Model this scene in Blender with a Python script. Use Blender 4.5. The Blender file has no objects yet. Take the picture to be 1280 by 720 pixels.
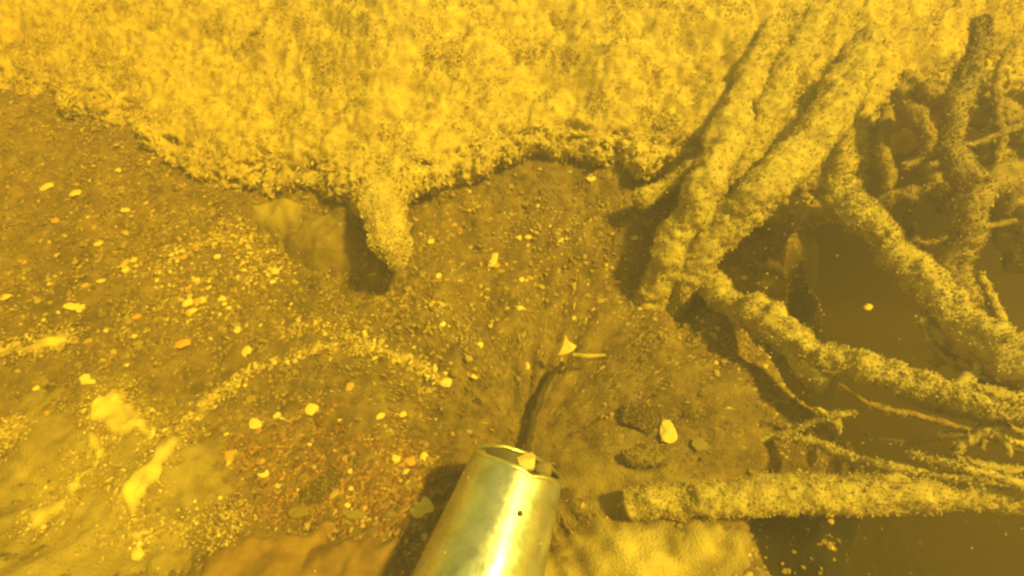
import bpy, math, random
import numpy as np
from mathutils import Vector

# ------------------------------------------------------------------ camera, water light, exposure
S = bpy.context.scene
R = math.radians
H, PITCH, F = 0.65, R(50), 700.0          # eye height over the bed, look-down angle, focal length in 1280-px units
cam_d = bpy.data.cameras.new('camera')
cam_d.lens = F / 1280 * 36
cam_d.clip_start, cam_d.clip_end = 0.01, 60
cam = bpy.data.objects.new('camera', cam_d)
cam.location = (0, 0, H)
cam.rotation_euler = (R(90) - PITCH, 0, 0)
S.collection.objects.link(cam)
S.camera = cam

SUN = Vector((0.47, -0.16, 0.87)).normalized()
w = bpy.data.worlds.new('World'); S.world = w; w.use_nodes = True
wn = w.node_tree
sky = wn.nodes.new('ShaderNodeTexSky'); sky.sky_type = 'NISHITA'; sky.sun_disc = False
sky.sun_elevation = math.asin(SUN.z); sky.sun_rotation = math.atan2(SUN.x, SUN.y)
bg = wn.nodes['Background']; bg.inputs['Strength'].default_value = 0.15
wn.links.new(sky.outputs[0], bg.inputs[0])
sl = bpy.data.lights.new('sun', 'SUN'); sl.energy = 5.0; sl.angle = R(5.0); sl.color = (1, 0.93, 0.80)
so = bpy.data.objects.new('sun', sl); so.rotation_euler = SUN.to_track_quat('Z', 'Y').to_euler()
so.location = (1, 1, 2); S.collection.objects.link(so)

vs = S.view_settings
vs.view_transform = 'Standard'; vs.look = 'None'; vs.gamma = 1; vs.use_curve_mapping = False
vs.exposure = 0.88
S.cycles.use_denoising = True
S.cycles.max_bounces = 6; S.cycles.volume_bounces = 2; S.cycles.diffuse_bounces = 3
S.cycles.filter_width = 2.6
S.cycles.sample_clamp_indirect = 4

WATER_DENSITY = 2.6
WATER_SCATTER = (0.057, 0.0525, 0.052)
WATER_ABSORB = (0.95, 0.828, 0.08)

rng = np.random.default_rng(7)
random.seed(7)
COL = S.collection

# ------------------------------------------------------------------ helpers
C0 = np.array([0, 0, H]); FW = np.array([0, math.cos(PITCH), -math.sin(PITCH)])
UP = np.array([0, math.sin(PITCH), math.cos(PITCH)]); RT = np.array([1.0, 0, 0])
def ray(x, y): return FW + RT * ((x - 640) / F) + UP * ((360 - y) / F)
def at_z(x, y, z):
    d = ray(x, y); t = (z - H) / d[2]; return C0 + d * t
def at_d(x, y, t): return C0 + ray(x, y) * t
def depth(p): return float(np.dot(np.asarray(p) - C0, FW))

_perm = rng.permutation(256).astype(np.int64); _perm = np.concatenate([_perm, _perm, _perm])
_val = rng.random(256) * 2 - 1
def vnoise(p):
    p = np.asarray(p, float); i = np.floor(p).astype(np.int64); f = p - i; f = f * f * f * (f * (f * 6 - 15) + 10); i &= 255
    out = 0
    for dx in (0, 1):
        for dy in (0, 1):
            for dz in (0, 1):
                h = _val[_perm[_perm[_perm[(i[..., 0] + dx) & 255] + ((i[..., 1] + dy) & 255)] + ((i[..., 2] + dz) & 255)]]
                wt = (f[..., 0] if dx else 1 - f[..., 0]) * (f[..., 1] if dy else 1 - f[..., 1]) * (f[..., 2] if dz else 1 - f[..., 2])
                out = out + h * wt
    return out
def fbm(p, s, o=4, g=0.5):
    a, r, p = 1.0, 0, np.asarray(p, float) * s
    for k in range(o):
        r = r + a * vnoise(p + 17.3 * k); a *= g; p = p * 2.03
    return r
def sstep(a, b, x):
    t = np.clip((x - a) / (b - a), 0, 1); return t * t * (3 - 2 * t)

def mesh_np(name, V, Fc, mat, parent=None, smooth=True, tone=None):
    """V (n,3), Fc (m,k) one face size -> one mesh object"""
    me = bpy.data.meshes.new(name); V = np.asarray(V, np.float32); Fc = np.asarray(Fc, np.int32)
    n, k = Fc.shape
    me.vertices.add(len(V)); me.vertices.foreach_set('co', V.ravel())
    me.loops.add(n * k); me.loops.foreach_set('vertex_index', Fc.ravel())
    me.polygons.add(n); me.polygons.foreach_set('loop_start', np.arange(n, dtype=np.int32) * k)
    me.polygons.foreach_set('use_smooth', np.full(n, smooth))
    me.update(calc_edges=True)
    if tone is not None:
        at = me.attributes.new('tone', 'FLOAT', 'POINT'); at.data.foreach_set('value', np.asarray(tone, np.float32))
    me.materials.append(mat)
    o = bpy.data.objects.new(name, me); COL.objects.link(o)
    if parent: o.parent = parent
    return o
def tag(o, label=None, cat=None, group=None, kind=None):
    if label: o['label'] = label
    if cat: o['category'] = cat
    if group: o['group'] = group
    if kind: o['kind'] = kind
    return o
def empty(name, loc=(0, 0, 0)):
    o = bpy.data.objects.new(name, None); o.location = loc; o.empty_display_size = .02; COL.objects.link(o); return o

# ------------------------------------------------------------------ materials
def material(name, stops, scale=40, rough=0.95, spec=0.15, bump=0.0, bscale=400, metal=0.0, tone=0.0, detail=6):
    m = bpy.data.materials.new(name); m.use_nodes = True; t = m.node_tree; N, L = t.nodes, t.links
    b = N['Principled BSDF']; b.inputs['Roughness'].default_value = rough; b.inputs['Metallic'].default_value = metal
    b.inputs['Specular IOR Level'].default_value = spec
    tc = N.new('ShaderNodeTexCoord')
    n = N.new('ShaderNodeTexNoise'); n.inputs['Scale'].default_value = scale; n.inputs['Detail'].default_value = detail
    n.inputs['Roughness'].default_value = .62
    L.new(tc.outputs['Object'], n.inputs['Vector'])
    fac = n.outputs['Fac']
    if tone:
        a = N.new('ShaderNodeAttribute'); a.attribute_name = 'tone'
        mx = N.new('ShaderNodeMix'); mx.inputs['Factor'].default_value = tone
        L.new(fac, mx.inputs[2]); L.new(a.outputs['Fac'], mx.inputs[3]); fac = mx.outputs[0]
    cr = N.new('ShaderNodeValToRGB'); e = cr.color_ramp.elements
    while len(e) < len(stops): e.new(.5)
    for q, (p, c) in zip(e, stops): q.position = p; q.color = (*c, 1)
    L.new(fac, cr.inputs[0]); L.new(cr.outputs[0], b.inputs['Base Color'])
    if bump:
        n2 = N.new('ShaderNodeTexNoise'); n2.inputs['Scale'].default_value = bscale; n2.inputs['Detail'].default_value = 4
        L.new(tc.outputs['Object'], n2.inputs['Vector'])
        bp = N.new('ShaderNodeBump'); bp.inputs['Strength'].default_value = bump; bp.inputs['Distance'].default_value = .004
        L.new(n2.outputs['Fac'], bp.inputs['Height']); L.new(bp.outputs[0], b.inputs['Normal'])
    return m
M_SILT = material('ochre_silt', [(.25, (.20, .14, .055)), (.5, (.40, .30, .13)), (.75, (.54, .43, .205))], 45, bump=.5, bscale=300)
M_RFUZZ = material('silt_fuzz_on_roots', [(.0, (.25, .185, .075)), (.5, (.37, .285, .12)), (1, (.52, .415, .19))], 50, tone=.6)
M_DFUZZ = material('shaded_root_and_dull_stone_fuzz', [(.0, (.12, .085, .035)), (.5, (.25, .18, .075)), (1, (.38, .29, .13))], 50, tone=.6)  # darker fuzz paints shade on far-right roots; also the fuzz on dull stones
M_DROOT = material('shaded_root_and_dull_stone', [(.25, (.11, .075, .03)), (.5, (.23, .165, .068)), (.8, (.34, .255, .11))], 70, bump=.5, bscale=350)  # darker copy of the root colour, painting shade on far-right roots; also dull stones
M_FUZZ = material('silt_coated_algae', [(.0, (.17, .12, .045)), (.45, (.43, .33, .14)), (1, (.66, .54, .27))], 50, tone=.75)
M_ROOT = material('silted_root', [(.25, (.18, .13, .05)), (.5, (.37, .285, .12)), (.8, (.52, .415, .19))], 70, bump=.5, bscale=350)
M_BED = material('gravel_bed', [(.25, (.075, .050, .024)), (.5, (.17, .115, .05)), (.8, (.30, .21, .09))], 45, bump=.9, bscale=420, detail=10)
def blend(m, attr_colour, name, flip=False):
    # the same surface, turning into another colour where the tone attribute says so
    m = m.copy(); m.name = name; t = m.node_tree; N, L = t.nodes, t.links; b = N['Principled BSDF']
    src = b.inputs['Base Color'].links[0].from_socket
    a = N.new('ShaderNodeAttribute'); a.attribute_name = 'tone'
    mx = N.new('ShaderNodeMix'); mx.data_type = 'RGBA'; mx.inputs[7].default_value = (*attr_colour, 1)
    L.new(a.outputs['Fac'], mx.inputs[0]); L.new(src, mx.inputs[6]); L.new(mx.outputs[2], b.inputs['Base Color'])
    return m
M_FLOOR = blend(M_BED, (.020, .017, .010), 'gravel_bed_with_hole_shade')  # dark blend colour paints shade into the deep hole
M_GRAIN = material('gravel_grain', [(.0, (.07, .045, .022)), (.45, (.20, .135, .058)), (.8, (.38, .27, .11)), (1, (.75, .62, .32))], 30, rough=.7, spec=.35, tone=.92)
M_RUST = material('rusty_grain', [(.0, (.05, .030, .015)), (.45, (.19, .092, .034)), (.8, (.34, .18, .062)), (1, (.6, .42, .18))], 30, rough=.7, spec=.35, tone=.92)
M_CHIP = material('pale_chip', [(.2, (.42, .31, .13)), (.6, (.64, .51, .25))], 60, rough=.7, spec=.35, bump=.3)
M_ORANGE = material('orange_stone', [(.2, (.40, .19, .05)), (.7, (.58, .31, .09))], 60, rough=.6, spec=.3, bump=.3)
M_STONE = material('olive_stone', [(.2, (.15, .112, .05)), (.7, (.29, .22, .098))], 50, rough=.7, spec=.3, bump=.5)
M_SILT_CAUSTIC = blend(M_BED, (.66, .53, .235), 'pale_silt_and_caustics')  # pale colour for real silt and for caustic light painted on the bed
M_ROCK = material('orange_brown_bedrock', [(.25, (.10, .06, .024)), (.5, (.20, .118, .042)), (.75, (.27, .17, .062))], 30, rough=.8, bump=.25)
M_TWIG = material('dark_twig', [(.2, (.03, .023, .013)), (.7, (.07, .05, .028))], 120, rough=.8, bump=.4)
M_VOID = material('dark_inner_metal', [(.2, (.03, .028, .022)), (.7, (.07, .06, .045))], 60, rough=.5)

def metal_material():
    m = material('worn_galvanised_steel', [(.3, (.27, .275, .32)), (.42, (.45, .455, .52)), (.7, (.64, .65, .74))], 34, metal=.85, rough=.34, spec=.5, bump=.06, bscale=220)
    t = m.node_tree; N, L = t.nodes, t.links; b = N['Principled BSDF']
    tc = N.new('ShaderNodeTexCoord'); mp = N.new('ShaderNodeMapping'); mp.inputs['Scale'].default_value = (70, 70, 9)
    n = N.new('ShaderNodeTexNoise'); n.inputs['Scale'].default_value = 1; n.inputs['Detail'].default_value = 8
    L.new(tc.outputs['Object'], mp.inputs[0]); L.new(mp.outputs[0], n.inputs['Vector'])
    cr = N.new('ShaderNodeMapRange'); cr.inputs[1].default_value = .3; cr.inputs[2].default_value = .75; cr.inputs[3].default_value = .20; cr.inputs[4].default_value = .46
    L.new(n.outputs['Fac'], cr.inputs[0]); L.new(cr.outputs[0], b.inputs['Roughness'])
    return m
M_METAL = metal_material()
M_RIM = material('bright_worn_rim', [(.2, (.50, .47, .38)), (.7, (.75, .72, .60))], 90, metal=.9, rough=.3, bump=.2)

# ------------------------------------------------------------------ riverbed
HOLE = [(.66, .50, .34, .33), (.62, .16, .26, .12)]
MOUTH = at_z(655, 545, 0.0)
def bed_z(x, y):
    x, y = np.asarray(x, float), np.asarray(y, float)
    p = np.stack([x, y, np.zeros_like(x)], -1)
    z = .030 * fbm(p, 3.0, 3) + .010 * fbm(p + 5, 16, 3)
    edge = x + .10 * fbm(p + 9, 4, 3) - .04 * np.sin(y * 9) - .15 * sstep(.50, .64, y) + .10 * (1 - sstep(.16, .34, y))
    hole = sstep(.28, .80, edge) * sstep(.02, .34, y + .06 * fbm(p + 3, 5, 2) + .22 * sstep(.25, .72, x))
    z = z - .80 * hole
    rr = np.hypot(x - MOUTH[0], y - MOUTH[1])
    z = z - .045 * np.exp(-(rr / .15) ** 2)
    ang = np.arctan2(y - MOUTH[1], x - MOUTH[0])
    z = z + .0065 * np.sin(ang * 23 + 3 * np.sin(ang * 5)) * np.exp(-(rr / .22) ** 2) * sstep(.02, .1, rr)
    z = z + (.03 * sstep(.62, .95, y) + .068 * sstep(.50, .76, y) * sstep(-.42, -.2, x)) * (1 - sstep(.16, .3, x))
    return z
def bed_n(x, y, e=.004):
    n = np.stack([-(bed_z(x + e, y) - bed_z(x - e, y)) / (2 * e), -(bed_z(x, y + e) - bed_z(x, y - e)) / (2 * e), np.ones_like(x)], -1)
    return n / np.linalg.norm(n, axis=-1, keepdims=True)
def on_bed(x, y, lift=0.0):
    """the point of the bed seen at photo position x, y"""
    z = 0.0
    for k in range(14):
        p = at_z(x, y, z); z = .5 * z + .5 * float(bed_z(p[0], p[1]))
    p[2] = z + lift; return p

def axis(lo, a, b, hi, fine, coarse):
    return np.unique(np.concatenate([np.linspace(lo, a, coarse), np.arange(a, b, fine), np.linspace(b, hi, coarse)]))
gx = axis(-6, -1.15, 1.0, 6, .005, 14); gy = axis(-4, -.05, 1.15, 6, .005, 14)
X, Y = np.meshgrid(gx, gy); Z = bed_z(X, Y)
P = np.stack([X, Y, np.zeros_like(X)], -1)
Z = Z + np.where((np.abs(X) < 1.2) & (Y < 1.2), .0030 * fbm(P, 90, 3) + .0022 * fbm(P + 2, 260, 1), 0)
def grid_faces(ny, nx):
    i = np.arange(ny * nx).reshape(ny, nx)
    return np.stack([i[:-1, :-1], i[:-1, 1:], i[1:, 1:], i[1:, :-1]], -1).reshape(-1, 4)
hole_shade = sstep(-.015, -.13, Z + .035 * fbm(P + 6, 16, 4))  # painted shade mask, darker with depth in the hole
bed = mesh_np('riverbed', np.stack([X, Y, Z], -1).reshape(-1, 3), grid_faces(*X.shape), M_FLOOR, tone=hole_shade.ravel())
tag(bed, kind='structure')

# ------------------------------------------------------------------ river bank with its undercut lip
LIP = [(-420, 60, .02), (-150, 80, .02), (0, 110, .02), (60, 124, .03), (130, 148, .04), (180, 168, .05), (205, 203, .045), (290, 235, .045), (340, 246, .05),
       (400, 240, .06), (438, 230, .075), (452, 252, .082), (470, 268, .085), (490, 264, .087), (506, 240, .088), (520, 224, .088), (560, 212, .09), (595, 204, .10), (622, 180, .105), (680, 166, .11), (720, 178, .11), (748, 192, .11),
       (775, 184, .11), (800, 202, .11), (832, 190, .11), (875, 200, .11), (920, 235, .11), (965, 246, .11), (1030, 264, .12), (1080, 246, .13), (1098, 170, .16),
       (1130, 104, .19), (1170, 92, .20), (1240, 96, .20), (1300, 84, .20), (1500, 60, .20), (1800, 40, .20)]
lp = np.array([at_z(*l) if l[0] > 430 else on_bed(l[0], l[1], .012 + .018 * max(0, l[0]) / 430) for l in LIP])
lp = lp[np.argsort(lp[:, 0])]
bx = axis(-5, -1.25, 1.25, 5, .0038, 16)
ly = np.interp(bx, lp[:, 0], lp[:, 1]); lz = np.interp(bx, lp[:, 0], lp[:, 2])
q = np.stack([bx, np.zeros_like(bx), np.zeros_like(bx)], -1)
def gauss(v, r):
    xs = np.linspace(-1.25, 1.25, 700); g = np.interp(xs, bx, v); k = np.exp(-np.linspace(-2.5, 2.5, 2 * r + 1) ** 2); g2 = np.convolve(np.pad(g, r, mode='edge'), k / k.sum(), 'valid')
    return np.where(np.abs(bx) < 1.25, np.interp(bx, xs, g2), v)
lys, lzs = gauss(ly, 90), gauss(lz, 90)
ly = ly + .010 * fbm(q, 30, 3); lz = lz + .006 * fbm(q + 4, 24, 3)
# profile: underside from deep inside out to the lip, round the lip, then up the slope
prof = []
for s in np.linspace(0, 1, 16): prof.append((.22 * (1 - s) + .012, -.30 * (1 - s) ** 1.0 - .045, 0))
for a in np.linspace(-80, 60, 12): prof.append((.020 - .026 * math.cos(R(a)), -.020 + .022 * math.sin(R(a)), 1))
for s in np.arange(.0045, .62, .0042): prof.append((.01 + s, .0 + s * .44 - .12 * max(0, s - .25) ** 1.5, 1))
for s in np.linspace(.7, 5, 10): prof.append((.01 + s, .24 + .02 * (s - .6), 1))
prof = np.array(prof)
BX = np.broadcast_to(bx, (len(prof), len(bx)))
back = sstep(.0, .075, prof[:, 0:1]) * (np.arange(len(prof)) >= 28)[:, None]
BY = ly[None] * (1 - back) + lys[None] * back + prof[:, 0:1]
BZ = lz[None] * (1 - back) + lzs[None] * back + prof[:, 1:2]
under = np.arange(len(prof)) < 16
thin = sstep(-.28, -.16, bx)[None]                     # the left end is a thin skin of silt, the right a deep undercut
BZ = np.where(under[:, None] & (thin < 1), lz[None] + prof[:, 1:2] * (.5 + .5 * thin), BZ)
P = np.stack([BX, BY, BZ], -1)
big = .024 * fbm(P, 5, 3) + .011 * fbm(P + 7, 18, 3)
ridge = 1 - np.abs(fbm(P * np.array([.75, 1.3, 1.3]), 55, 3)) * 2
pits = sstep(.15, .75, fbm(P * np.array([.75, 1.3, 1.3]) + 21, 30, 4)) + .6 * sstep(.25, .8, fbm(P + 31, 75, 3))
fine = -.0090 * pits + .0026 * fbm(P + 3, 120, 3) + .0022 * ridge + .0014 * fbm(P + 8, 330, 1)
# a few hollows in the right, far part of the bank
for hx, hy, rad, dep in ((1172, 72, .05, .07), (1245, 120, .04, .05), (1150, 165, .05, .05), (1268, 60, .04, .03), (700, 20, .03, .012), (975, 105, .025, .03)):
    c = at_d(hx, hy, 1.0); j = np.argmin(((P.reshape(-1, 3) - c) @ np.eye(3) ) [:, 0] ** 2 * 0 + np.linalg.norm(np.cross(P.reshape(-1, 3) - C0, ray(hx, hy)), axis=1))
    c = P.reshape(-1, 3)[j]; big = big - dep * np.exp(-((P[..., 0] - c[0]) ** 2 + (P[..., 1] - c[1]) ** 2) / rad ** 2)
dn = np.where(under, -.6, 1.0)[:, None]
near = (np.abs(BX) < 1.3) & (prof[:, 0:1] < .66)
BZ2 = BZ + dn * np.where(near, big * sstep(-.02, .12, prof[:, 0:1]) + fine, 0)
BY2 = BY - np.where(near, fine * 1.6 * (1 - sstep(0.0, .08, prof[:, 0:1])), 0)
bank = mesh_np('river_bank', np.stack([BX, BY2, BZ2], -1).reshape(-1, 3), grid_faces(*BX.shape), M_SILT)
tag(bank, kind='structure')

# flakes: tiny bent scraps of silt-coated algae, standing off a surface
def flakes(name, pts, nrm, size, parent, mat=M_FUZZ, droop=0.0, stretch=1.6, spread=.12):
    n = len(pts)
    d = rng.normal(size=(n, 3)); d += nrm * .9; d[:, 2] -= droop; d /= np.linalg.norm(d, axis=1, keepdims=True)
    s = np.cross(d, rng.normal(size=(n, 3))); s /= np.linalg.norm(s, axis=1, keepdims=True)
    L = (size * rng.uniform(.5, 1.5, n))[:, None]; k = np.cross(d, s)
    a = pts - nrm * L * .25
    V = np.stack([a - s * L * .30, a + s * L * .30, a + d * L * stretch * .55 + s * L * .42 + k * L * .15, a + d * L * stretch + k * L * .4, a + d * L * stretch * .5 - s * L * .45 - k * L * .1], 1)
    i = np.arange(n)[:, None] * 5
    Fc = np.concatenate([i + np.array([0, 1, 2]), i + np.array([0, 2, 4]), i + np.array([4, 2, 3])], 0)
    tone = np.repeat(np.clip(rng.normal(.5, spread, n) + .30 * fbm(pts, 14, 4), 0, 1), 5)
    o = mesh_np(name, V.reshape(-1, 3), Fc, mat, parent, False, tone); o['kind'] = 'stuff'; return o

BP = np.stack([BX, BY2, BZ2], -1)
du = np.gradient(BP, axis=1); dv = np.gradient(BP, axis=0); BN = np.cross(du, dv); BN /= np.linalg.norm(BN, axis=-1, keepdims=True) + 1e-9
ok = np.argwhere((np.abs(BX) < 1.2) & (prof[:, 0:1] < .5) & (np.arange(len(prof))[:, None] >= 15))
dens = fbm(BP[ok[:, 0], ok[:, 1]], 22, 3)
pick = ok[rng.choice(len(ok), 170000, p=(np.exp(2.2 * dens) / np.exp(2.2 * dens).sum()))]
pp = BP[pick[:, 0], pick[:, 1]] + rng.normal(size=(len(pick), 3)) * .0015
flakes('algae_fuzz', pp, BN[pick[:, 0], pick[:, 1]], .0023, bank, spread=.24, stretch=1.15)
lipk = ok[(ok[:, 0] < 34)]; pick = lipk[rng.choice(len(lipk), 9000)]
flakes('lip_fringe', BP[pick[:, 0], pick[:, 1]], BN[pick[:, 0], pick[:, 1]], 0.0036, bank, droop=1.0, stretch=2.0)

_bd = (BP.reshape(-1, 3) - C0); _bz = _bd @ FW; _bu = 640 + F * (_bd @ RT) / np.maximum(_bz, .05); _bv = 360 - F * (_bd @ UP) / np.maximum(_bz, .05)
def on_bank(x, y, lift):
    """a point standing lift metres off the bank surface seen at photo position x, y"""
    k = (np.abs(_bu - x) < 7) & (np.abs(_bv - y) < 7) & (_bz > .2)
    t = np.percentile(_bz[k], 25) if k.any() else .85
    return at_d(x, y, t - lift)

# ------------------------------------------------------------------ gravel (uncountable) on the bed
def ico():
    g = (1 + 5 ** .5) / 2
    v = np.array([(-1, g, 0), (1, g, 0), (-1, -g, 0), (1, -g, 0), (0, -1, g), (0, 1, g), (0, -1, -g), (0, 1, -g), (g, 0, -1), (g, 0, 1), (-g, 0, -1), (-g, 0, 1)], float)
    f = np.array([(0, 11, 5), (0, 5, 1), (0, 1, 7), (0, 7, 10), (0, 10, 11), (1, 5, 9), (5, 11, 4), (11, 10, 2), (10, 7, 6), (7, 1, 8), (3, 9, 4), (3, 4, 2), (3, 2, 6), (3, 6, 8), (3, 8, 9), (4, 9, 5), (2, 4, 11), (6, 2, 10), (8, 6, 7), (9, 8, 1)])
    return v / np.linalg.norm(v[0]), f
def octa():
    return np.array([(1, 0, 0), (-1, 0, 0), (0, 1, 0), (0, -1, 0), (0, 0, 1), (0, 0, -1)], float), np.array([(0, 2, 4), (2, 1, 4), (1, 3, 4), (3, 0, 4), (2, 0, 5), (1, 2, 5), (3, 1, 5), (0, 3, 5)])
def grains(name, x, y, size, shape, tone, parent=None, elong=None, sink=.15, label=None, cat=None, mat=None, lift=0.0):
    bv, bf = shape(); n = len(x); k = len(bv)
    V = bv[None] * rng.uniform(.6, 1.25, (n, k, 1)) * size[:, None, None]
    V = V * np.stack([rng.uniform(.8, 1.5, n), rng.uniform(.7, 1.1, n), rng.uniform(.35, .8, n)], -1)[:, None]
    a = rng.uniform(0, 2 * np.pi, n)
    if elong is not None:
        e = elong[:, None]; V *= 1 - .45 * e[:, :, None]; V[:, :, 0] *= 1 + 2.2 * e; V[:, :, 1] *= 1 - .2 * e
        dirn = np.arctan2(y - MOUTH[1], x - MOUTH[0]); a = np.where(rng.random(n) < elong * 1.5, dirn + rng.normal(0, .15, n), a)
    tl = rng.normal(0, .35, n); cz, sz = np.cos(tl)[:, None], np.sin(tl)[:, None]
    V[:, :, 1], V[:, :, 2] = V[:, :, 1] * cz - V[:, :, 2] * sz, V[:, :, 1] * sz + V[:, :, 2] * cz
    ca, sa = np.cos(a)[:, None], np.sin(a)[:, None]
    V[:, :, 0], V[:, :, 1] = V[:, :, 0] * ca - V[:, :, 1] * sa, V[:, :, 0] * sa + V[:, :, 1] * ca
    V += np.stack([x, y, bed_z(x, y) + size * sink + lift], -1)[:, None]
    Fc = (bf[None] + (np.arange(n) * k)[:, None, None]).reshape(-1, 3)
    o = mesh_np(name, V.reshape(-1, 3), Fc, mat or M_GRAIN, parent, False, np.repeat(tone, k))
    tag(o, label, cat, kind='stuff'); return o
def scatter(n, x0, x1, y0, y1, dens):
    x = rng.uniform(x0, x1, n * 4); y = rng.uniform(y0, y1, n * 4)
    p = np.clip(dens(x, y), 0, 1); keep = rng.random(n * 4) < p; return x[keep][:n], y[keep][:n]
def clump(x, y, s, off): return fbm(np.stack([x, y, np.full_like(x, off)], -1), s, 3)
G1 = at_z(285, 360, 0); G2 = at_z(690, 330, 0); SM = at_z(120, 620, 0)
def dens_fine(x, y):
    d = .5 + .45 * clump(x, y, 9, 1) + .5 * np.exp(-(((x - G1[0]) / .14) ** 2 + ((y - G1[1]) / .2) ** 2))
    d = d * (1 - .55 * np.exp(-(((x - SM[0]) / .22) ** 2 + ((y - SM[1]) / .17) ** 2)))
    rr = np.hypot(x - MOUTH[0], y - MOUTH[1]); d = d * (.25 + .75 * sstep(.04, .16, rr))
    return d * (1 - .9 * sstep(-.06, -.16, bed_z(x, y)))
x, y = scatter(105000, -1.0, .62, .08, 1.05, dens_fine)
rr = np.hypot(x - MOUTH[0], y - MOUTH[1]); el = np.exp(-(rr / .30) ** 2)
grains('fine_gravel', x, y, rng.gamma(4, .00034, len(x)) + .0005, octa, np.clip(rng.beta(2.0, 2.7, len(x)) + .15 * clump(x, y, 14, 3), 0, 1), None, el,
       label='fine brown and ochre gravel covering the riverbed', cat='gravel')
def dens_mid(x, y):
    return (.15 + .5 * clump(x, y, 7, 5) + .75 * np.exp(-(((x - G1[0]) / .13) ** 2 + ((y - G1[1]) / .19) ** 2)) + .25 * np.exp(-(((x - G2[0]) / .1) ** 2 + ((y - G2[1]) / .12) ** 2))) \
        * (1 - .8 * np.exp(-(((x - SM[0]) / .22) ** 2 + ((y - SM[1]) / .17) ** 2))) * sstep(.05, .15, np.hypot(x - MOUTH[0], y - MOUTH[1]))
x, y = scatter(4200, -1.0, .45, .1, 1.0, dens_mid)
grains('coarse_gravel', x, y, rng.gamma(6, .00042, len(x)) + .001, ico, np.clip(rng.beta(2.2, 2.2, len(x)), 0, 1),
       label='coarser ochre gravel lying over the finer gravel', cat='gravel')
# caustic light arc laid out as pale grains, plus wisps of real grains
def along(pts, n, spread):
    w_ = np.array([on_bed(*p) for p in pts]); t = rng.uniform(0, len(pts) - 1, n); k = np.arange(len(pts))
    return np.interp(t, k, w_[:, 0]) + rng.normal(0, spread, n), np.interp(t, k, w_[:, 1]) + rng.normal(0, spread, n)
for pts, n, sp in (([(205, 560), (240, 522), (275, 490), (320, 462), (375, 442), (430, 434), (480, 440), (520, 455), (552, 478)], 1500, .006),
                   ([(350, 415), (400, 408), (440, 420), (470, 436)], 300, .007),
                   ([(205, 330), (262, 300), (300, 290), (320, 320), (330, 350)], 900, .022)):
    x, y = along(pts, n, sp)
    grains('light_arc_and_pale_grains', x, y, rng.gamma(4, .00045, n) + .0007, octa, np.clip(rng.beta(4, 1.6, n), 0, 1), None, None, .5)
lines = [o for o in COL.objects if o.name.startswith('light_arc_and_pale_grains')]
for o, l in zip(lines, ('long curve of caustic light built as pale grains in front of the pipe mouth', 'short wisp of pale grains above the long light arc', 'broad scatter of pale grains below the left end of the bank lip')):
    tag(o, l, 'gravel')

# ------------------------------------------------------------------ roots and branches
def catmull(pts, n):
    pts = np.asarray(pts, float); e = np.concatenate([[2 * pts[0] - pts[1]], pts, [2 * pts[-1] - pts[-2]]])
    t = np.linspace(0, len(pts) - 1 - 1e-6, n); i = t.astype(int); f = (t - i)[:, None]
    a, b, c, d = e[i], e[i + 1], e[i + 2], e[i + 3]
    return .5 * ((2 * b) + (c - a) * f + (2 * a - 5 * b + 4 * c - d) * f ** 2 + (3 * b - a - 3 * c + d) * f ** 3)
def tube(name, spec, mat, parent=None, rough=.16, fuzz=0, fsize=.004, seed=0, step=.0032, droop=.3, wob=.0):
    """spec: (photo x, photo y, height z, width in photo px) along the axis; real positions and radii come from those"""
    w_ = []
    for (x, y, z, wd) in spec:
        p = at_z(x, y, z) if not isinstance(z, tuple) else on_bank(x, y, z[0]); w_.append([*p, max(.0012, .5 * wd * depth(p) / F)])
    return tube_w(name, w_, mat, parent, rough, fuzz, fsize, seed, step, droop, wob)
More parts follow.
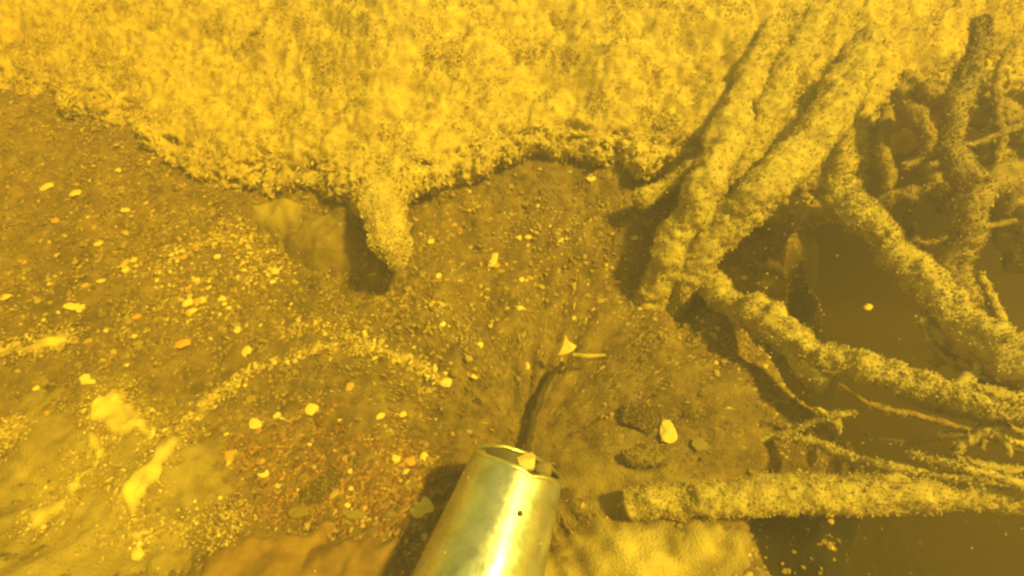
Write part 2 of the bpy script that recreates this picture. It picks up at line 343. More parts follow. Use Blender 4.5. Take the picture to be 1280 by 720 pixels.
def tube_w(name, w_, mat, parent=None, rough=.16, fuzz=0, fsize=.004, seed=0, step=.0032, droop=.3, wob=.0):
    w_ = np.array(w_); length = np.linalg.norm(np.diff(w_[:, :3], axis=0), axis=1).sum(); n = int(max(8, length / step))
    c = catmull(w_, n); pos, rad = c[:, :3], np.maximum(c[:, 3], .0008)
    if wob: pos = pos + wob * np.stack([fbm(pos + 11 * k + seed, 14, 2) for k in range(3)], -1)
    T = np.gradient(pos, axis=0); T /= np.linalg.norm(T, axis=1, keepdims=True)
    rm = rad.mean(); nu = int(max(8, min(64, 2 * math.pi * rm / step)))
    # cap rows
    m = 5; head = [(-math.sin(a), math.cos(a)) for a in np.linspace(math.pi / 2, 0, m, endpoint=False)]
    pos = np.concatenate([[pos[0] + T[0] * rad[0] * .6 * h for h, _ in head], pos, [pos[-1] - T[-1] * rad[-1] * .6 * h for h, _ in head[::-1]]])
    rad = np.concatenate([[rad[0] * max(.02, k) for _, k in head], rad, [rad[-1] * max(.02, k) for _, k in head[::-1]]])
    T = np.concatenate([np.repeat(T[:1], m, 0), T, np.repeat(T[-1:], m, 0)])
    ref = np.array([.13, .21, .97]); U = np.cross(T, ref); U /= np.linalg.norm(U, axis=1, keepdims=True); W = np.cross(T, U)
    a = np.linspace(0, 2 * np.pi, nu, endpoint=False)
    N = U[:, None] * np.cos(a)[None, :, None] + W[:, None] * np.sin(a)[None, :, None]
    V = pos[:, None] + N * rad[:, None, None]
    q = V + seed * 3.1
    disp = rad[:, None] * rough * (1.5 * fbm(q, .55 / rm, 3)) + (.0022 * fbm(q, 150, 3) + .0026 * fbm(q + 5, 60, 2)) * min(1, rm / .014)
    V = V + N * disp[..., None]
    i = np.arange(len(pos) * nu).reshape(len(pos), nu); j = np.roll(i, -1, 1)
    Fc = np.stack([i[:-1], j[:-1], j[1:], i[1:]], -1).reshape(-1, 4)
    o = mesh_np(name, V.reshape(-1, 3), Fc, mat, parent)
    if fuzz:
        k = rng.integers(0, len(pos) * nu, fuzz); 
        flakes('algae_fuzz', stretch=1.3, pts=V.reshape(-1, 3)[k] + rng.normal(size=(fuzz, 3)) * .001, nrm=N.reshape(-1, 3)[k], size=fsize, parent=o if parent is None else parent, mat=M_FUZZ if mat == M_SILT else M_RFUZZ if mat == M_ROOT else M_DFUZZ, droop=droop)
    return o
def root(name, label, spec, fuzz, branches=(), rough=.20, fsize=.0020, seed=0, cat='root', wob=.006, mat=None, group='silt coated roots beside the bank'):
    if seed not in (1, 2, 3, 4, 10): spec = [(a, b, c, d * .84) for a, b, c, d in spec]
    o = tube(name, spec, mat or M_ROOT, None, rough, int(fuzz * 1.6), fsize, seed, wob=wob)
    tag(o, label, cat, group)
    for k, (bs, bf) in enumerate(branches):
        b = tube('side_branch', bs, mat or M_ROOT, o, rough, 0, fsize, seed + k + 1, wob=wob * .7)
    for k, (bs, bf) in enumerate(branches):
        if bf:
            b = [c for c in o.children if c.name.startswith('side_branch')][k]
            n = len(b.data.vertices); co = np.empty(n * 3, np.float32); b.data.vertices.foreach_get('co', co); co = co.reshape(-1, 3)
            nr = np.empty(n * 3, np.float32); b.data.vertices.foreach_get('normal', nr); nr = nr.reshape(-1, 3)
            i = rng.integers(0, n, bf); flakes('algae_fuzz', co[i].astype(float), nr[i].astype(float), fsize, b, M_RFUZZ)
    return o

root('root_stub', 'short blunt root stub hanging from the bank lip, silt coated', [(473, 212, (-.09,), 80), (475, 232, (-.055,), 74), (477, 250, (-.014,), 62), (478, 264, .095, 54), (486, 298, .08, 44), (493, 314, .072, 36), (498, 328, .064, 20)], 9000, seed=1, mat=M_SILT, rough=.14, wob=.002)
root('submerged_root', 'thick root running down left of the forked pair, from bank to gravel',
     [(966, 40, (-.006,), 30), (938, 98, (.014,), 40), (908, 165, (.03,), 42), (884, 225, .150, 42), (858, 285, .095, 42), (828, 352, .03, 38), (805, 400, -.03, 30)], 6500,
     [([(876, 262, .11, 20), (893, 262, .105, 16), (906, 240, .11, 12)], 250)], seed=2, rough=.17, wob=.005)
root('submerged_root', 'brightest thick root right of the forked pair, slanting down to the gravel',
     [(1090, 50, (-.008,), 42), (1050, 118, (.018,), 50), (1010, 180, (.042,), 52), (955, 236, .158, 50), (905, 283, .105, 46), (862, 342, .045, 42), (838, 385, -.02, 34)], 8000, seed=3, rough=.17, wob=.005)
root('submerged_root', 'broad root ridge between the forked pair, merging into the bank',
     [(1024, 24, (-.010,), 36), (985, 92, (.006,), 40), (955, 150, (.012,), 38), (930, 200, (.014,), 32), (915, 235, .12, 28)], 4500, seed=4, rough=.17, wob=.005)
root('submerged_root', 'stubby knobbed root poking left from the thick roots',
     [(880, 205, .13, 26), (855, 215, .12, 24), (832, 232, .10, 22), (812, 246, .09, 32), (800, 252, .085, 26)], 1600, seed=5)
root('submerged_root', 'thick log root slanting down to the right edge over the dark hole',
     [(1048, 248, .155, 44), (1078, 266, .165, 50), (1120, 318, .145, 50), (1180, 382, .15, 54), (1240, 432, .165, 60), (1320, 490, .16, 64)], 9000,
     [([(1205, 420, .15, 24), (1190, 440, .12, 18), (1172, 455, .10, 10)], 240), ([(1262, 470, .14, 20), (1275, 492, .12, 14), (1270, 515, .10, 8)], 160)], seed=6)
root('submerged_root', 'knotted upright root standing at the far right of the bank',
     [(1226, 34, .33, 22), (1208, 84, .30, 32), (1194, 150, .27, 36), (1190, 205, .24, 38), (1208, 238, .22, 38), (1212, 280, .20, 40), (1196, 325, .17, 36), (1206, 378, .14, 34)], 6500,
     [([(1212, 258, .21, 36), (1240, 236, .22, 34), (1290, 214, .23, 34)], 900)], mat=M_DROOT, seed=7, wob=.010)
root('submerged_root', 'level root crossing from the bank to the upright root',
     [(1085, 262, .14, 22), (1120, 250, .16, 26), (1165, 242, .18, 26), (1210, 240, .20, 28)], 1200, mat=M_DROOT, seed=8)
root('submerged_root', 'long ragged root crossing the dark hole from gravel to right edge',
     [(880, 350, .02, 30), (905, 368, .04, 40), (960, 402, .07, 46), (1012, 440, .10, 44), (1080, 458, .12, 36), (1150, 486, .135, 34), (1220, 508, .145, 26), (1310, 530, .15, 26)], 9000,
     [([(985, 430, .085, 30), (1010, 456, .09, 34), (1030, 468, .09, 26)], 900), ([(1125, 470, .13, 14), (1180, 484, .14, 16), (1240, 492, .15, 14), (1310, 504, .155, 14)], 900), ([(1190, 490, .14, 14), (1215, 470, .15, 14), (1222, 452, .16, 10)], 300)], seed=9, rough=.26)
root('sunken_log', 'thick straight log lying level along the bottom right, silt coated',
     [(788, 627, .008, 38), (830, 623, .020, 42), (900, 620, .038, 44), (1000, 620, .06, 44), (1100, 618, .075, 44), (1210, 616, .09, 42), (1320, 622, .10, 44)], 12000, seed=10, fsize=.0015, cat='log', rough=.10, wob=.003, group='logs')
root('submerged_root', 'thin root slanting down onto the thick straight log',
     [(975, 548, .03, 12), (1010, 555, .045, 14), (1060, 572, .07, 16), (1110, 586, .09, 14), (1160, 594, .10, 14), (1225, 608, .115, 16)], 900,
     [([(1010, 556, .045, 12), (1014, 570, .03, 12), (1012, 580, .02, 8)], 120)], seed=11, rough=.2)
root('thin_twig', 'thin twig with a ragged tuft at its tip above the thin root',
     [(952, 548, .02, 8), (985, 540, .035, 9), (1015, 526, .06, 9), (1038, 518, .075, 12), (1064, 516, .085, 5)], 260,
     [([(1036, 519, .073, 9), (1046, 528, .06, 12), (1048, 538, .05, 7)], 60), ([(1036, 519, .073, 8), (1024, 511, .085, 5)], 30)], seed=12, cat='twig', wob=.002)
root('submerged_root', 'short slanted root piece near the right edge below the ragged root',
     [(1182, 572, .09, 10), (1205, 556, .105, 14), (1235, 541, .12, 15), (1258, 534, .13, 12)], 500,
     [([(1240, 540, .122, 10), (1252, 552, .11, 9), (1258, 566, .10, 6)], 60)], seed=13)
root('submerged_root', 'slim root running to the right edge just above the log',
     [(1138, 572, .11, 8), (1175, 580, .12, 12), (1215, 592, .125, 14), (1310, 616, .13, 14)], 600, seed=14)
root('submerged_root', 'slim root at the right edge level with the slanted piece',
     [(1196, 570, .10, 8), (1240, 578, .10, 12), (1310, 590, .10, 14)], 400, seed=15)
root('submerged_root', 'thin upright root leaning at the right edge beside the log root',
     [(1226, 342, .16, 12), (1240, 368, .14, 15), (1256, 405, .12, 15), (1266, 430, .10, 14)], 400, seed=16)
root('submerged_root', 'root strand hanging down the bank face left of the level root',
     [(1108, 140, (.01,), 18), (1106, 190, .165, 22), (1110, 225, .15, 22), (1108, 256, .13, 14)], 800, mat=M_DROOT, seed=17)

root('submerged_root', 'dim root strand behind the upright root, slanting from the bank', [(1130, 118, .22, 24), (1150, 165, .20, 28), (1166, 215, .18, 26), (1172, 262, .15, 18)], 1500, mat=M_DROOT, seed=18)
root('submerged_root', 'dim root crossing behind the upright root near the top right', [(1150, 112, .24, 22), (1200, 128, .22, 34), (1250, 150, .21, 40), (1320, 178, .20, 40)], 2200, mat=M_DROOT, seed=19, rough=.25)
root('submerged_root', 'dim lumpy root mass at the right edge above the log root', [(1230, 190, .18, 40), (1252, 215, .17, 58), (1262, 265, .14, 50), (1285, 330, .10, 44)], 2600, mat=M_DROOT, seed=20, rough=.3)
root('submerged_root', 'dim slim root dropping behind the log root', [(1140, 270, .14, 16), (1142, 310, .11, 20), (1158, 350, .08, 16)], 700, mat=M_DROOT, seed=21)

for k, (l, sp) in enumerate([
    ('wispy root arching below the ragged root near the right edge', [(1130, 500, .08, 7), (1175, 512, .09, 9), (1225, 525, .10, 9), (1310, 548, .11, 8)]),
    ('wispy root crossing low behind the short slanted piece', [(1090, 545, .05, 6), (1140, 552, .06, 8), (1200, 548, .07, 9), (1310, 560, .08, 9)]),
    ('thin root forking off the log root toward the ragged root', [(1150, 400, .13, 12), (1165, 432, .12, 10), (1198, 468, .12, 8), (1240, 492, .12, 7)]),
    ('thin root crossing in front of the upright root', [(1135, 205, .23, 9), (1180, 190, .245, 11), (1230, 172, .25, 10), (1310, 150, .26, 10)]),
    ('thin dim root hanging at the top right corner', [(1262, 60, .27, 12), (1252, 110, .25, 14), (1262, 165, .22, 12), (1255, 210, .20, 10)]),
    ('thin dim root slanting beneath the level root', [(1100, 290, .12, 8), (1150, 300, .13, 10), (1200, 290, .14, 10), (1300, 270, .15, 10)]),
    ('deep dim root below the ragged root in the dark hole', [(1050, 480, -.06, 6), (1110, 520, -.10, 9), (1170, 530, -.10, 9), (1290, 570, -.08, 8)]),
    ('thin root dropping from the log root into the dark hole', [(1225, 445, .15, 10), (1222, 480, .11, 8), (1236, 520, .07, 7), (1228, 556, .04, 5)])]):
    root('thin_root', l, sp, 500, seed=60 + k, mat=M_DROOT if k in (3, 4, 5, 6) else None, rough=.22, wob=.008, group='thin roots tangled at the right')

# ------------------------------------------------------------------ suction pipe
def pipe():
    top = at_d(648, 580, .58); bot = at_d(600, 722, .527)
    ax = top - bot; Lv = np.linalg.norm(ax); ax /= Lv
    root_ = empty('suction_pipe', tuple(top)); tag(root_, 'grey metal suction pipe reaching up from the bottom edge', 'pipe')
    toc = C0 - top; nr = toc - ax * np.dot(toc, ax); nr /= np.linalg.norm(nr); sd = np.cross(ax, nr)
    r0, rb = .0478, .0588
    nu = 96; a = np.linspace(0, 2 * np.pi, nu, endpoint=False)
    def cut(a):
        c = np.cos(a); base = -.019 * c + .005 * c * c
        base = base - .003 * np.exp(-((a - .30) / .16) ** 2)                # worn notch in the near edge
        return base + .0003 * np.sin(a * 11)
    def ring(s, r, lift=0):
        rr_ = r; sh = cut(a) * max(0, 1 - s / .09)
        dent = 1 - .018 * np.exp(-((a - 5.6) / .35) ** 2 - ((s - .06) / .03) ** 2)
        return (-ax[None] * s + ax[None] * sh[:, None] + (nr[None] * np.cos(a)[:, None] + sd[None] * np.sin(a)[:, None]) * (rr_ * dent)[:, None])
    ss = np.concatenate([[0], np.linspace(.004, .20, 40), np.linspace(.23, .60, 10)])
    rad = lambda s: r0 + (rb - r0) * min(s, .2) / Lv
    V = np.concatenate([ring(s, rad(s)) for s in ss])
    i = np.arange(len(ss) * nu).reshape(-1, nu); j = np.roll(i, -1, 1)
    Fc = np.stack([i[:-1], i[1:], j[1:], j[:-1]], -1).reshape(-1, 4)
    mesh_np('barrel', V, Fc, M_METAL, root_)
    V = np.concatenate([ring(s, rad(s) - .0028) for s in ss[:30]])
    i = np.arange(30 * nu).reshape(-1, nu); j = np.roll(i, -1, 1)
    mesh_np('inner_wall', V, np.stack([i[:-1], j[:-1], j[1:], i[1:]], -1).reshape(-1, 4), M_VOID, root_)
    # rolled rim bead following the cut edge
    e = ring(0, r0 - .0014); nb = 10; T = np.roll(e, -1, 0) - np.roll(e, 1, 0); T /= np.linalg.norm(T, axis=1, keepdims=True)
    rv = (nr[None] * np.cos(a)[:, None] + sd[None] * np.sin(a)[:, None]); bn = np.cross(T, rv)
    b = np.linspace(0, 2 * np.pi, nb, endpoint=False); br = .0029 + .0004 * np.sin(a * 7 + 2)
    V = e[:, None] + (rv[:, None] * np.cos(b)[None, :, None] + bn[:, None] * np.sin(b)[None, :, None]) * br[:, None, None]
    i = np.arange(nu * nb).reshape(nu, nb); j = np.roll(i, -1, 0)
    Fc = np.stack([i, np.roll(i, -1, 1), np.roll(j, -1, 1), j], -1).reshape(-1, 4)
    mesh_np('rim', V.reshape(-1, 3), Fc, M_RIM, root_)
    # rivet, drilled spot and a lap seam
    def disc(name, s, ang, r, h, mat):
        c = -ax * s + (nr * math.cos(ang) + sd * math.sin(ang)) * (rad(s)); n_ = nr * math.cos(ang) + sd * math.sin(ang); t_ = np.cross(n_, ax)
        aa = np.linspace(0, 2 * np.pi, 14, endpoint=False); rows = []
        for k, hh in ((1, -.001), (1, h * .6), (.7, h), (.05, h * 1.1)): rows.append(c + n_ * hh + (ax[None] * np.cos(aa)[:, None] + t_[None] * np.sin(aa)[:, None]) * r * k)
        i = np.arange(4 * 14).reshape(4, 14); j = np.roll(i, -1, 1)
        return mesh_np(name, np.concatenate(rows), np.stack([i[:-1], j[:-1], j[1:], i[1:]], -1).reshape(-1, 4), mat, root_)
    disc('rivet', .052, -.30 * SGN, .0026, .0016, M_VOID)
    disc('rivet', .10, -.85 * SGN, .0022, .0018, M_RIM)
    disc('rivet', .125, -.62 * SGN, .0016, .0014, M_RIM)
    return root_, top, ax, nr, sd, r0
SGN = -1
pipe_o, PT, PAX, PNR, PSD, PR0 = pipe()

# ------------------------------------------------------------------ stones, chips, flakes, silt and light streaks
def stone_mesh(name, seed, flat=.55, sub=2, rough=.25, ang=True):
    import bmesh
    bm = bmesh.new(); bmesh.ops.create_icosphere(bm, subdivisions=sub, radius=1)
    r_ = np.random.default_rng(seed); co = np.array([v.co[:] for v in bm.verts])
    d = 1 + rough * fbm(co + seed * 5.7, 1.1, 3)
    co = co * d[:, None]
    for k in range(5 if ang else 2):                      # a few flat broken faces
        n = r_.normal(size=3); n /= np.linalg.norm(n); h = r_.uniform(.55, .85); s = co @ n
        co = co - np.where(s > h, s - h, 0)[:, None] * n
    co[:, 2] *= flat
    for v, c in zip(bm.verts, co): v.co = c
    me = bpy.data.meshes.new(name); bm.to_mesh(me); bm.free(); me.shade_flat() if ang else me.shade_smooth(); return me
CH = [stone_mesh('chip', k, .32 + .07 * (k % 3), 2, .35) for k in range(7)]
def put(name, me, mat, p, sx, sy=None, rz=0.0, tilt=(0, 0), sz=None):
    me2 = me.copy() if me.users and me.materials and me.materials[0] != mat else me
    if not me2.materials: me2.materials.append(mat)
    o = bpy.data.objects.new(name, me2); COL.objects.link(o)
    o.location = p; o.scale = (sx, sy or sx, sz or min(sx, sy or sx)); o.rotation_euler = (tilt[0], tilt[1], rz)
    if me2 is not me: me2.materials.clear(); me2.materials.append(mat)
    return o
def chip(x, y, wpx, hpx, label, mat=None, name='pebble', cat='pebble', group=None, k=None, rz=None, lift=1.0):
    p = on_bed(x, y); s = .5 * depth(p) / F
    k = random.randrange(7) if k is None else k
    fore = .8
    o = put(name, CH[k], mat or M_CHIP, p, wpx * s, hpx * s / fore, random.uniform(-.4, .4) if rz is None else rz, (random.uniform(-.15, .15), random.uniform(-.15, .15)))
    o.location.z += min(wpx, hpx) * s * .25 * lift
    return tag(o, label, cat, group)

NAMED = [
 (60, 235, 22, 11, 'larger of two pale pebbles near the left edge below the bank', 'p'), (95, 242, 18, 13, 'smaller angular pale pebble right of the larger one near left edge', 'p'),
 (156, 263, 15, 7, 'small pale chip lying right of the angular pebble near left edge', 'p'), (148, 213, 11, 7, 'small pale chip just below the thin left bank edge', 'p'),
 (122, 306, 12, 6, 'lone flat chip on the dark gravel left of the pale grain scatter', 'p'), (90, 384, 28, 10, 'long curved pale chip near the left edge', 'p'),
 (125, 352, 13, 6, 'small flat chip above the long curved chip', 'p'), (110, 474, 26, 12, 'bright flat pebble just above the largest light streak', 'p'),
 (189, 543, 18, 14, 'round dull pebble between the two bright light streaks', 'p'), (160, 580, 24, 10, 'dark flat stone between the slanting light streaks', 's'),
 (320, 531, 18, 13, 'blocky pale pebble below the long light arc', 'p'), (292, 570, 26, 16, 'orange pale pebble below the blocky pebble', 'o'), (243, 562, 10, 12, 'small red orange pebble beside the light arc', 'o'),
 (284, 645, 17, 11, 'pale pebble near the orange bedrock slab', 'p'), (236, 380, 16, 14, 'ochre pebble in the pale grain scatter', 'p'), (277, 374, 13, 10, 'pale wedge pebble at the right of the grain scatter', 'p'),
 (170, 397, 14, 8, 'orange pebble left of the grain scatter', 'o'), (228, 430, 22, 13, 'orange ochre pebble left of the light arc', 'o'), (308, 440, 14, 12, 'pale pebble on the upper side of the light arc', 'p'),
 (557, 480, 16, 11, 'bright pebble ending the long light arc', 'p'), (546, 464, 13, 18, 'bright upright chip beside the bright end pebble', 'p'),
 (495, 574, 15, 13, 'pale round pebble left of the pipe mouth', 'p'), (531, 572, 13, 14, 'pale pebble nearest the pipe mouth on its left', 'p'), (511, 580, 17, 15, 'orange round pebble left of the pipe mouth', 'o'),
 (528, 636, 34, 34, 'large pale angular stone beside the pipe on its left', 'p'), (442, 642, 30, 14, 'grey flat stone above the orange bedrock slab', 's'), (376, 640, 34, 13, 'pale brown flat stone at the top edge of the orange slab', 'b'),
 (600, 432, 9, 9, 'small pale chip alone in the streaked gravel', 'p'), (659, 458, 8, 10, 'tiny pale chip left of the triangular flake', 'p'), (617, 325, 12, 24, 'upright pale shard in the middle of the gravel', 'p'),
 (539, 303, 12, 9, 'pale chip right of the hanging root stub', 'p'), (548, 345, 8, 8, 'tiny bright chip below the hanging root stub', 'p'), (738, 224, 14, 8, 'pale chip in the shade under the bank lip', 'p'),
 (390, 512, 18, 14, 'ochre pebble inside the curve of the light arc', 'p'), (437, 484, 10, 13, 'small ochre chip inside the light arc', 'o'), (475, 520, 12, 10, 'ochre pebble midway between light arc and pipe', 'p'),
 (835, 542, 24, 28, 'bright blocky stone standing left of the thin twig', 'p'), (872, 556, 22, 14, 'small greenish stone right of the bright blocky stone', 's'),
 (928, 348, 10, 8, 'pale chip on the gravel above the ragged root', 'p'),
 (175, 692, 22, 22, 'dim pale pebble near the bottom left corner', 'p'), (122, 628, 34, 9, 'long pale sliver on the lower left silt', 'p'), (5, 372, 20, 10, 'pale pebble cut by the left edge', 'p'),
 (575, 290, 9, 8, 'small ochre chip under the middle of the bank', 'o'), (700, 300, 7, 7, 'tiny pale chip right of the upright shard', 'p'), (345, 340, 12, 9, 'pale chip left of the root stub shadow', 'p'),
]
for (x, y, a, b, l, m) in NAMED:
    chip(x, y, a, b, l, {'p': M_CHIP, 'o': M_ORANGE, 's': M_STONE, 'b': M_DROOT}[m], 'stone' if a > 30 or b > 30 else 'pebble', 'stone' if a > 30 or b > 30 else 'pebble')
for k in range(130):
    x, y, l = random.choice([(random.gauss(270, 50), random.gauss(350, 40), 'small chip among the gravel between bank lip and light arc'), (random.uniform(20, 200), random.uniform(260, 600), 'small chip on the gravel along the left side'),
                             (random.uniform(560, 830), random.uniform(240, 480), 'small chip in the streaked gravel under the bank lip'), (random.gauss(420, 70), random.gauss(580, 35), 'small chip in the gravel between light arc and bedrock slab')])
    s = random.uniform(4, 9)
    chip(x, y, s * random.uniform(1, 1.6), s, l, random.choice([M_CHIP, M_CHIP, M_ORANGE, M_STONE]), 'gravel_chip', 'pebble', l.replace('small chip', 'small chips'))

def boulder(x, y, wpx, hpx, label, mat, seed, flat=.4, name='stone'):
    p = on_bed(x, y); s = .5 * depth(p) / F; me = stone_mesh('stone', seed, flat, 4, .45, False); me.materials.append(mat)
    co = np.array([v.co[:] for v in me.vertices]); nn = .10 * fbm(co + seed, 4, 4)
    for v, d in zip(me.vertices, nn): v.co *= 1 + d
    o = bpy.data.objects.new(name, me); COL.objects.link(o); o.location = p; o.scale = (wpx * s, hpx * s * 1.1, min(wpx, hpx) * s); o.rotation_euler.z = random.uniform(-.3, .3)
    o.location.z += .35 * o.scale.z
    nv = np.array([v.normal[:] for v in me.vertices]); co = np.array([v.co[:] for v in me.vertices]); kk = rng.integers(0, len(co), 2500); sc_ = np.array(o.scale)
    g = flakes('silt_fuzz', (co * sc_)[kk], nv[kk], .0018, None, M_DFUZZ if mat != M_ROOT else M_RFUZZ); g.parent = o; g.scale = tuple(1 / sc_)
    return tag(o, label, 'stone')
boulder(812, 568, 46, 32, 'rounded silty stone below the bright blocky stone', M_DROOT, 34, .7)
boulder(800, 522, 44, 30, 'dull brown stone behind the bright blocky stone', M_BED, 35, .7)
boulder(410, 610, 60, 30, 'dull brown stone in the gravel above the grey flat stone', M_BED, 33)

def blob(name, poly, label, mat, cat, h, rough, seed, soft=.5, step=.004, top=1.0):
    """a low mound or slab over a polygon of bed points; its surface dips below the bed at the outline"""
    w_ = np.array([on_bed(*p) for p in poly])[:, :2]
    c = w_.min(0) - .01, w_.max(0) + .01
    xs = np.arange(c[0][0], c[1][0], step); ys = np.arange(c[0][1], c[1][1], step); X, Y = np.meshgrid(xs, ys)
    P = np.stack([X, Y], -1); dmin = np.full(X.shape, 9.0); inside = np.zeros(X.shape, bool)
    for k in range(len(w_)):
        a, b = w_[k], w_[(k + 1) % len(w_)]; ab = b - a; t = np.clip(((P - a) @ ab) / (ab @ ab), 0, 1)
        dmin = np.minimum(dmin, np.linalg.norm(P - a - t[..., None] * ab, axis=-1))
        cr = ((a[1] > Y) != (b[1] > Y)) & (X < (b[0] - a[0]) * (Y - a[1]) / (b[1] - a[1] + 1e-12) + a[0]); inside ^= cr
    sd = np.where(inside, dmin, -dmin); q = np.stack([X, Y, np.full_like(X, seed)], -1)
    sd = sd + rough * fbm(q, 28, 4)
    Z = bed_z(X, Y) + h * (2 * sstep(-soft, soft, sd) - 1) + .0024 * fbm(q, 90, 4)
    ok = sd > -soft * .9; i = np.arange(X.size).reshape(X.shape)
    f = np.stack([i[:-1, :-1], i[:-1, 1:], i[1:, 1:], i[1:, :-1]], -1)[ok[:-1, :-1] & ok[1:, 1:] & ok[:-1, 1:] & ok[1:, :-1]]
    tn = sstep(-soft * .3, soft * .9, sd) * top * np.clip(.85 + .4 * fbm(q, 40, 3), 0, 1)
    used, inv = np.unique(f, return_inverse=True)
    V = np.stack([X, Y, Z], -1).reshape(-1, 3)[used]; o0 = np.array([*V[:, :2].mean(0), V[:, 2].min()])
    o = mesh_np(name, V - o0, inv.reshape(-1, 4), mat, tone=tn.ravel()[used]); o.location = tuple(o0)
    return tag(o, label, cat)
DR = [([(98, 506), (122, 492), (150, 498), (186, 522), (178, 540), (140, 538), (108, 526)], 'bright blob of caustic light shaped as pale silt at the top of the lower left streaks'),
      ([(118, 548), (150, 548), (146, 580), (112, 616), (66, 660), (30, 672), (38, 646), (85, 602), (108, 572)], 'long slanting streak of caustic light shaped as pale silt below the bright light blob'),
      ([(214, 540), (240, 546), (215, 590), (188, 614), (172, 648), (146, 642), (152, 605), (182, 572)], 'second slanting streak of caustic light shaped as pale silt right of the long one'),
      ([(130, 672), (180, 655), (240, 648), (300, 638), (304, 652), (230, 668), (170, 682)], 'level streak of caustic light shaped as pale silt above the bottom left corner'),
      ([(-20, 432), (40, 428), (70, 414), (96, 422), (84, 440), (30, 450), (-20, 452)], 'caustic light streak shaped as pale silt reaching in from the left edge'),
      ([(-20, 534), (26, 532), (24, 547), (-20, 560)], 'small patch of caustic light shaped as pale silt cut by the left edge'),
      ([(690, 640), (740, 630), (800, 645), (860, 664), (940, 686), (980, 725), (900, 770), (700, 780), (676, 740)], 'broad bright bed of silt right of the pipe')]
for k, (pl, l) in enumerate(DR): blob('caustic_and_silt_patch', pl, l, M_SILT_CAUSTIC, 'silt', .0105, .012 if k < 6 else .03, 50 + k, .013 if k < 6 else .06, top=1.0 if k < 6 else .62)  # caustic light modelled as pale mounds, except the last, a real silt bed
for o in [o for o in COL.objects if o.name.startswith('caustic_and_silt_patch')][:6]:
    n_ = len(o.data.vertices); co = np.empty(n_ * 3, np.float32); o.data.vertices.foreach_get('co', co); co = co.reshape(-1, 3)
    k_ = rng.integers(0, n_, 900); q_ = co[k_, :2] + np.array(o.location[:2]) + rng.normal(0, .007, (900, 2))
    g = grains('light_streak_grain', q_[:, 0], q_[:, 1], rng.gamma(4, .0003, 900) + .0004, octa, np.clip(rng.beta(4, 1.8, 900), 0, 1), None, None, .3, lift=.005)  # pale grains carry the painted light past the streak edges
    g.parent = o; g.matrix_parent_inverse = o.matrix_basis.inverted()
blob('silty_mound', [(308, 258), (345, 248), (378, 258), (382, 286), (340, 294), (312, 282)], 'low pale rounded silt mound below the bank left of the root stub', M_SILT_CAUSTIC, 'mound', .016, .010, 81, .022, top=.40)
blob('silty_mound', [(365, 275), (430, 258), (452, 300), (440, 338), (390, 340), (358, 310)], 'low brown gravelly mound touching the root stub shadow', M_SILT_CAUSTIC, 'mound', .020, .012, 82, .034, top=.10)
x, y = along([(320, 560), (380, 590), (430, 600), (480, 610), (520, 600)], 4800, .038)
grains('rusty_gravel', x, y, rng.gamma(4, .00046, 4800) + .0006, octa, np.clip(rng.beta(1.8, 2.4, 4800), 0, 1), mat=M_RUST, label='rust red and brown gravel left of the pipe', cat='gravel')
blob('silt_film', [(-60, 500), (60, 470), (180, 490), (300, 540), (330, 610), (280, 660), (215, 760), (-80, 780)], 'smooth thin film of dull silt over the lower left gravel', M_SILT_CAUSTIC, 'silt', .0046, .03, 61, .08, top=.30)  # dull silt, paled further to spread the glow of the light streaks
blob('silt_film', [(705, 560), (770, 520), (850, 560), (860, 640), (780, 660), (700, 640)], 'dull smooth silt between the pipe and the log end', M_SILT_CAUSTIC, 'silt', .0050, .02, 62, .06, top=.22)
blob('bedrock_slab', [(286, 672), (330, 660), (400, 664), (470, 664), (500, 676), (492, 720), (470, 780), (222, 780), (240, 720)], 'smooth orange brown bedrock slab at the bottom left of the pipe', M_ROCK, 'slab', .009, .010, 71, .016, top=0.0)

# twig with a pale triangular flake
t = tube('bent_twig', [(658, 566, -.012, 9), (665, 530, -.010, 10), (673, 502, -.006, 9), (686, 474, .004, 8), (704, 454, .02, 5)], M_TWIG, None, .3, 0, seed=40)
tag(t, 'dark bent twig rising from the pipe mouth to the triangular flake', 'twig')
t = tube('thin_twig', [(716, 443, .034, 5), (735, 445, .034, 6), (756, 444, .030, 4)], M_ROOT, None, .12, 0, seed=41)
tag(t, 'short pale sliver lying right of the triangular flake', 'twig')
def flake():
    c = at_z(708, 436, .046); s = depth(c) / F
    o2 = [(-10, -8), (-4, 4), (-1, 18), (3, 9), (13, 3), (8, -3), (1, -6)]
    U_, V_ = np.array([1, 0, .1]), np.array([0, .75, .66]); n = np.cross(U_, V_); n /= np.linalg.norm(n)
    top = [c + (U_ * x + V_ * y) * s + n * .0015 * math.sin(x * .2) for x, y in o2]; botm = [p - n * .0012 for p in top]
    k = len(o2); me = bpy.data.meshes.new('leaf_flake')
    me.from_pydata([tuple(p) for p in top + botm], [], [list(range(k)), list(range(2 * k - 1, k - 1, -1))] + [[i, i + k, (i + 1) % k + k, (i + 1) % k] for i in range(k)])
    me.materials.append(M_CHIP); o = bpy.data.objects.new('leaf_flake', me); COL.objects.link(o)
    tag(o, 'white triangular leaf flake at the tip of the dark twig', 'flake')
flake()

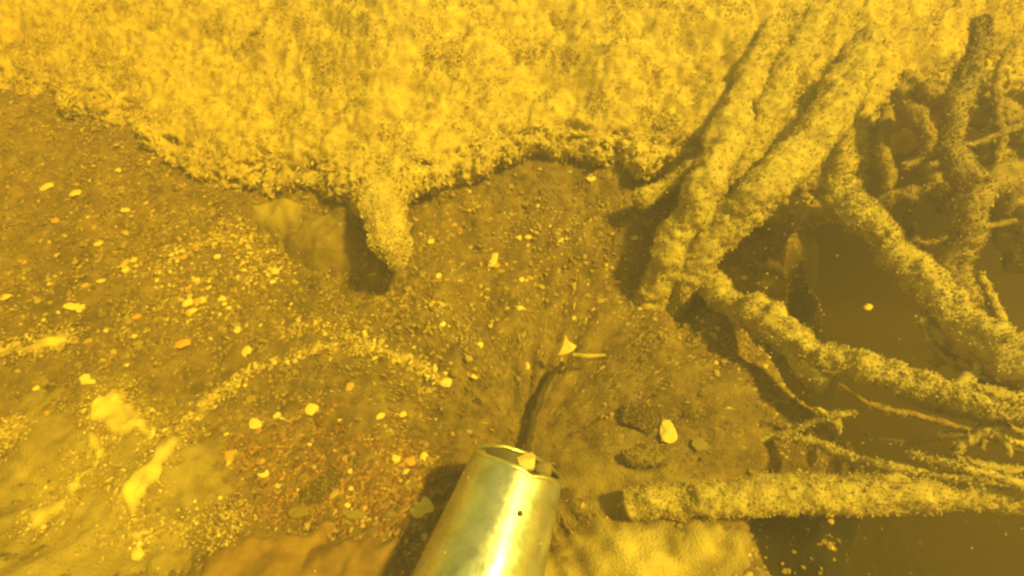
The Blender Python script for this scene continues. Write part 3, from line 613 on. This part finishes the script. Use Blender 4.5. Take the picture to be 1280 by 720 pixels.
# stones caught in the pipe mouth
def mouth_stone(ang, s, r, me, mat, label, sc):
    p = PT - PAX * s + (PNR * math.cos(ang) + PSD * math.sin(ang)) * PR0 * r
    o = put('caught_stone', me, mat, tuple(p), *sc, rz=.4); return tag(o, label, 'stone')
mouth_stone(.30, .002, .62, stone_mesh('stone', 90, .8, 2, .3), M_CHIP, 'white angular stone caught in the pipe mouth', (.012, .010))
mouth_stone(.95, .0, .66, stone_mesh('stone', 91, .8, 3, .2, False), M_STONE, 'olive round stone beside the white one in the pipe mouth', (.009, .009))

o = put('pale_fleck', CH[2], M_CHIP, tuple(at_z(1086, 384, -.02)), .0085, .0065, .2); tag(o, 'single white fleck drifting in the dark hole right of the roots', 'fleck')
# drifting specks in the water
n = 520; P_ = np.stack([at_d(rng.uniform(-40, 1320), rng.uniform(-20, 740), rng.uniform(.35, .62)) for _ in range(n)])
V_, F_ = octa(); sz = rng.uniform(.0003, .0008, n)
mesh_np('drifting_specks', (V_[None] * sz[:, None, None] + P_[:, None]).reshape(-1, 3), (F_[None] + (np.arange(n) * 6)[:, None, None]).reshape(-1, 3), M_CHIP, None, False)
tag(COL.objects['drifting_specks'], 'tiny pale specks of silt drifting in the water', 'specks', kind='stuff')

# ------------------------------------------------------------------ the tinted, turbid water
hv = np.array([(x, y, z) for x in (-7, 7) for y in (-5, 7) for z in (-1.6, .86)], float)
me_f = np.array([(0, 1, 3, 2), (4, 6, 7, 5), (0, 4, 5, 1), (2, 3, 7, 6), (0, 2, 6, 4), (1, 5, 7, 3)])
hm = bpy.data.materials.new('turbid_water'); hm.use_nodes = True; N = hm.node_tree.nodes
N.remove(N['Principled BSDF']); pv = N.new('ShaderNodeVolumePrincipled')
pv.inputs['Density'].default_value = WATER_DENSITY; pv.inputs['Color'].default_value = (*WATER_SCATTER, 1); pv.inputs['Absorption Color'].default_value = (*WATER_ABSORB, 1)
pv.inputs['Anisotropy'].default_value = .3
hm.node_tree.links.new(pv.outputs[0], N['Material Output'].inputs['Volume'])
tag(mesh_np('haze', hv, me_f, hm, None, False), 'yellow turbid water filling the whole view', 'water', kind='stuff')
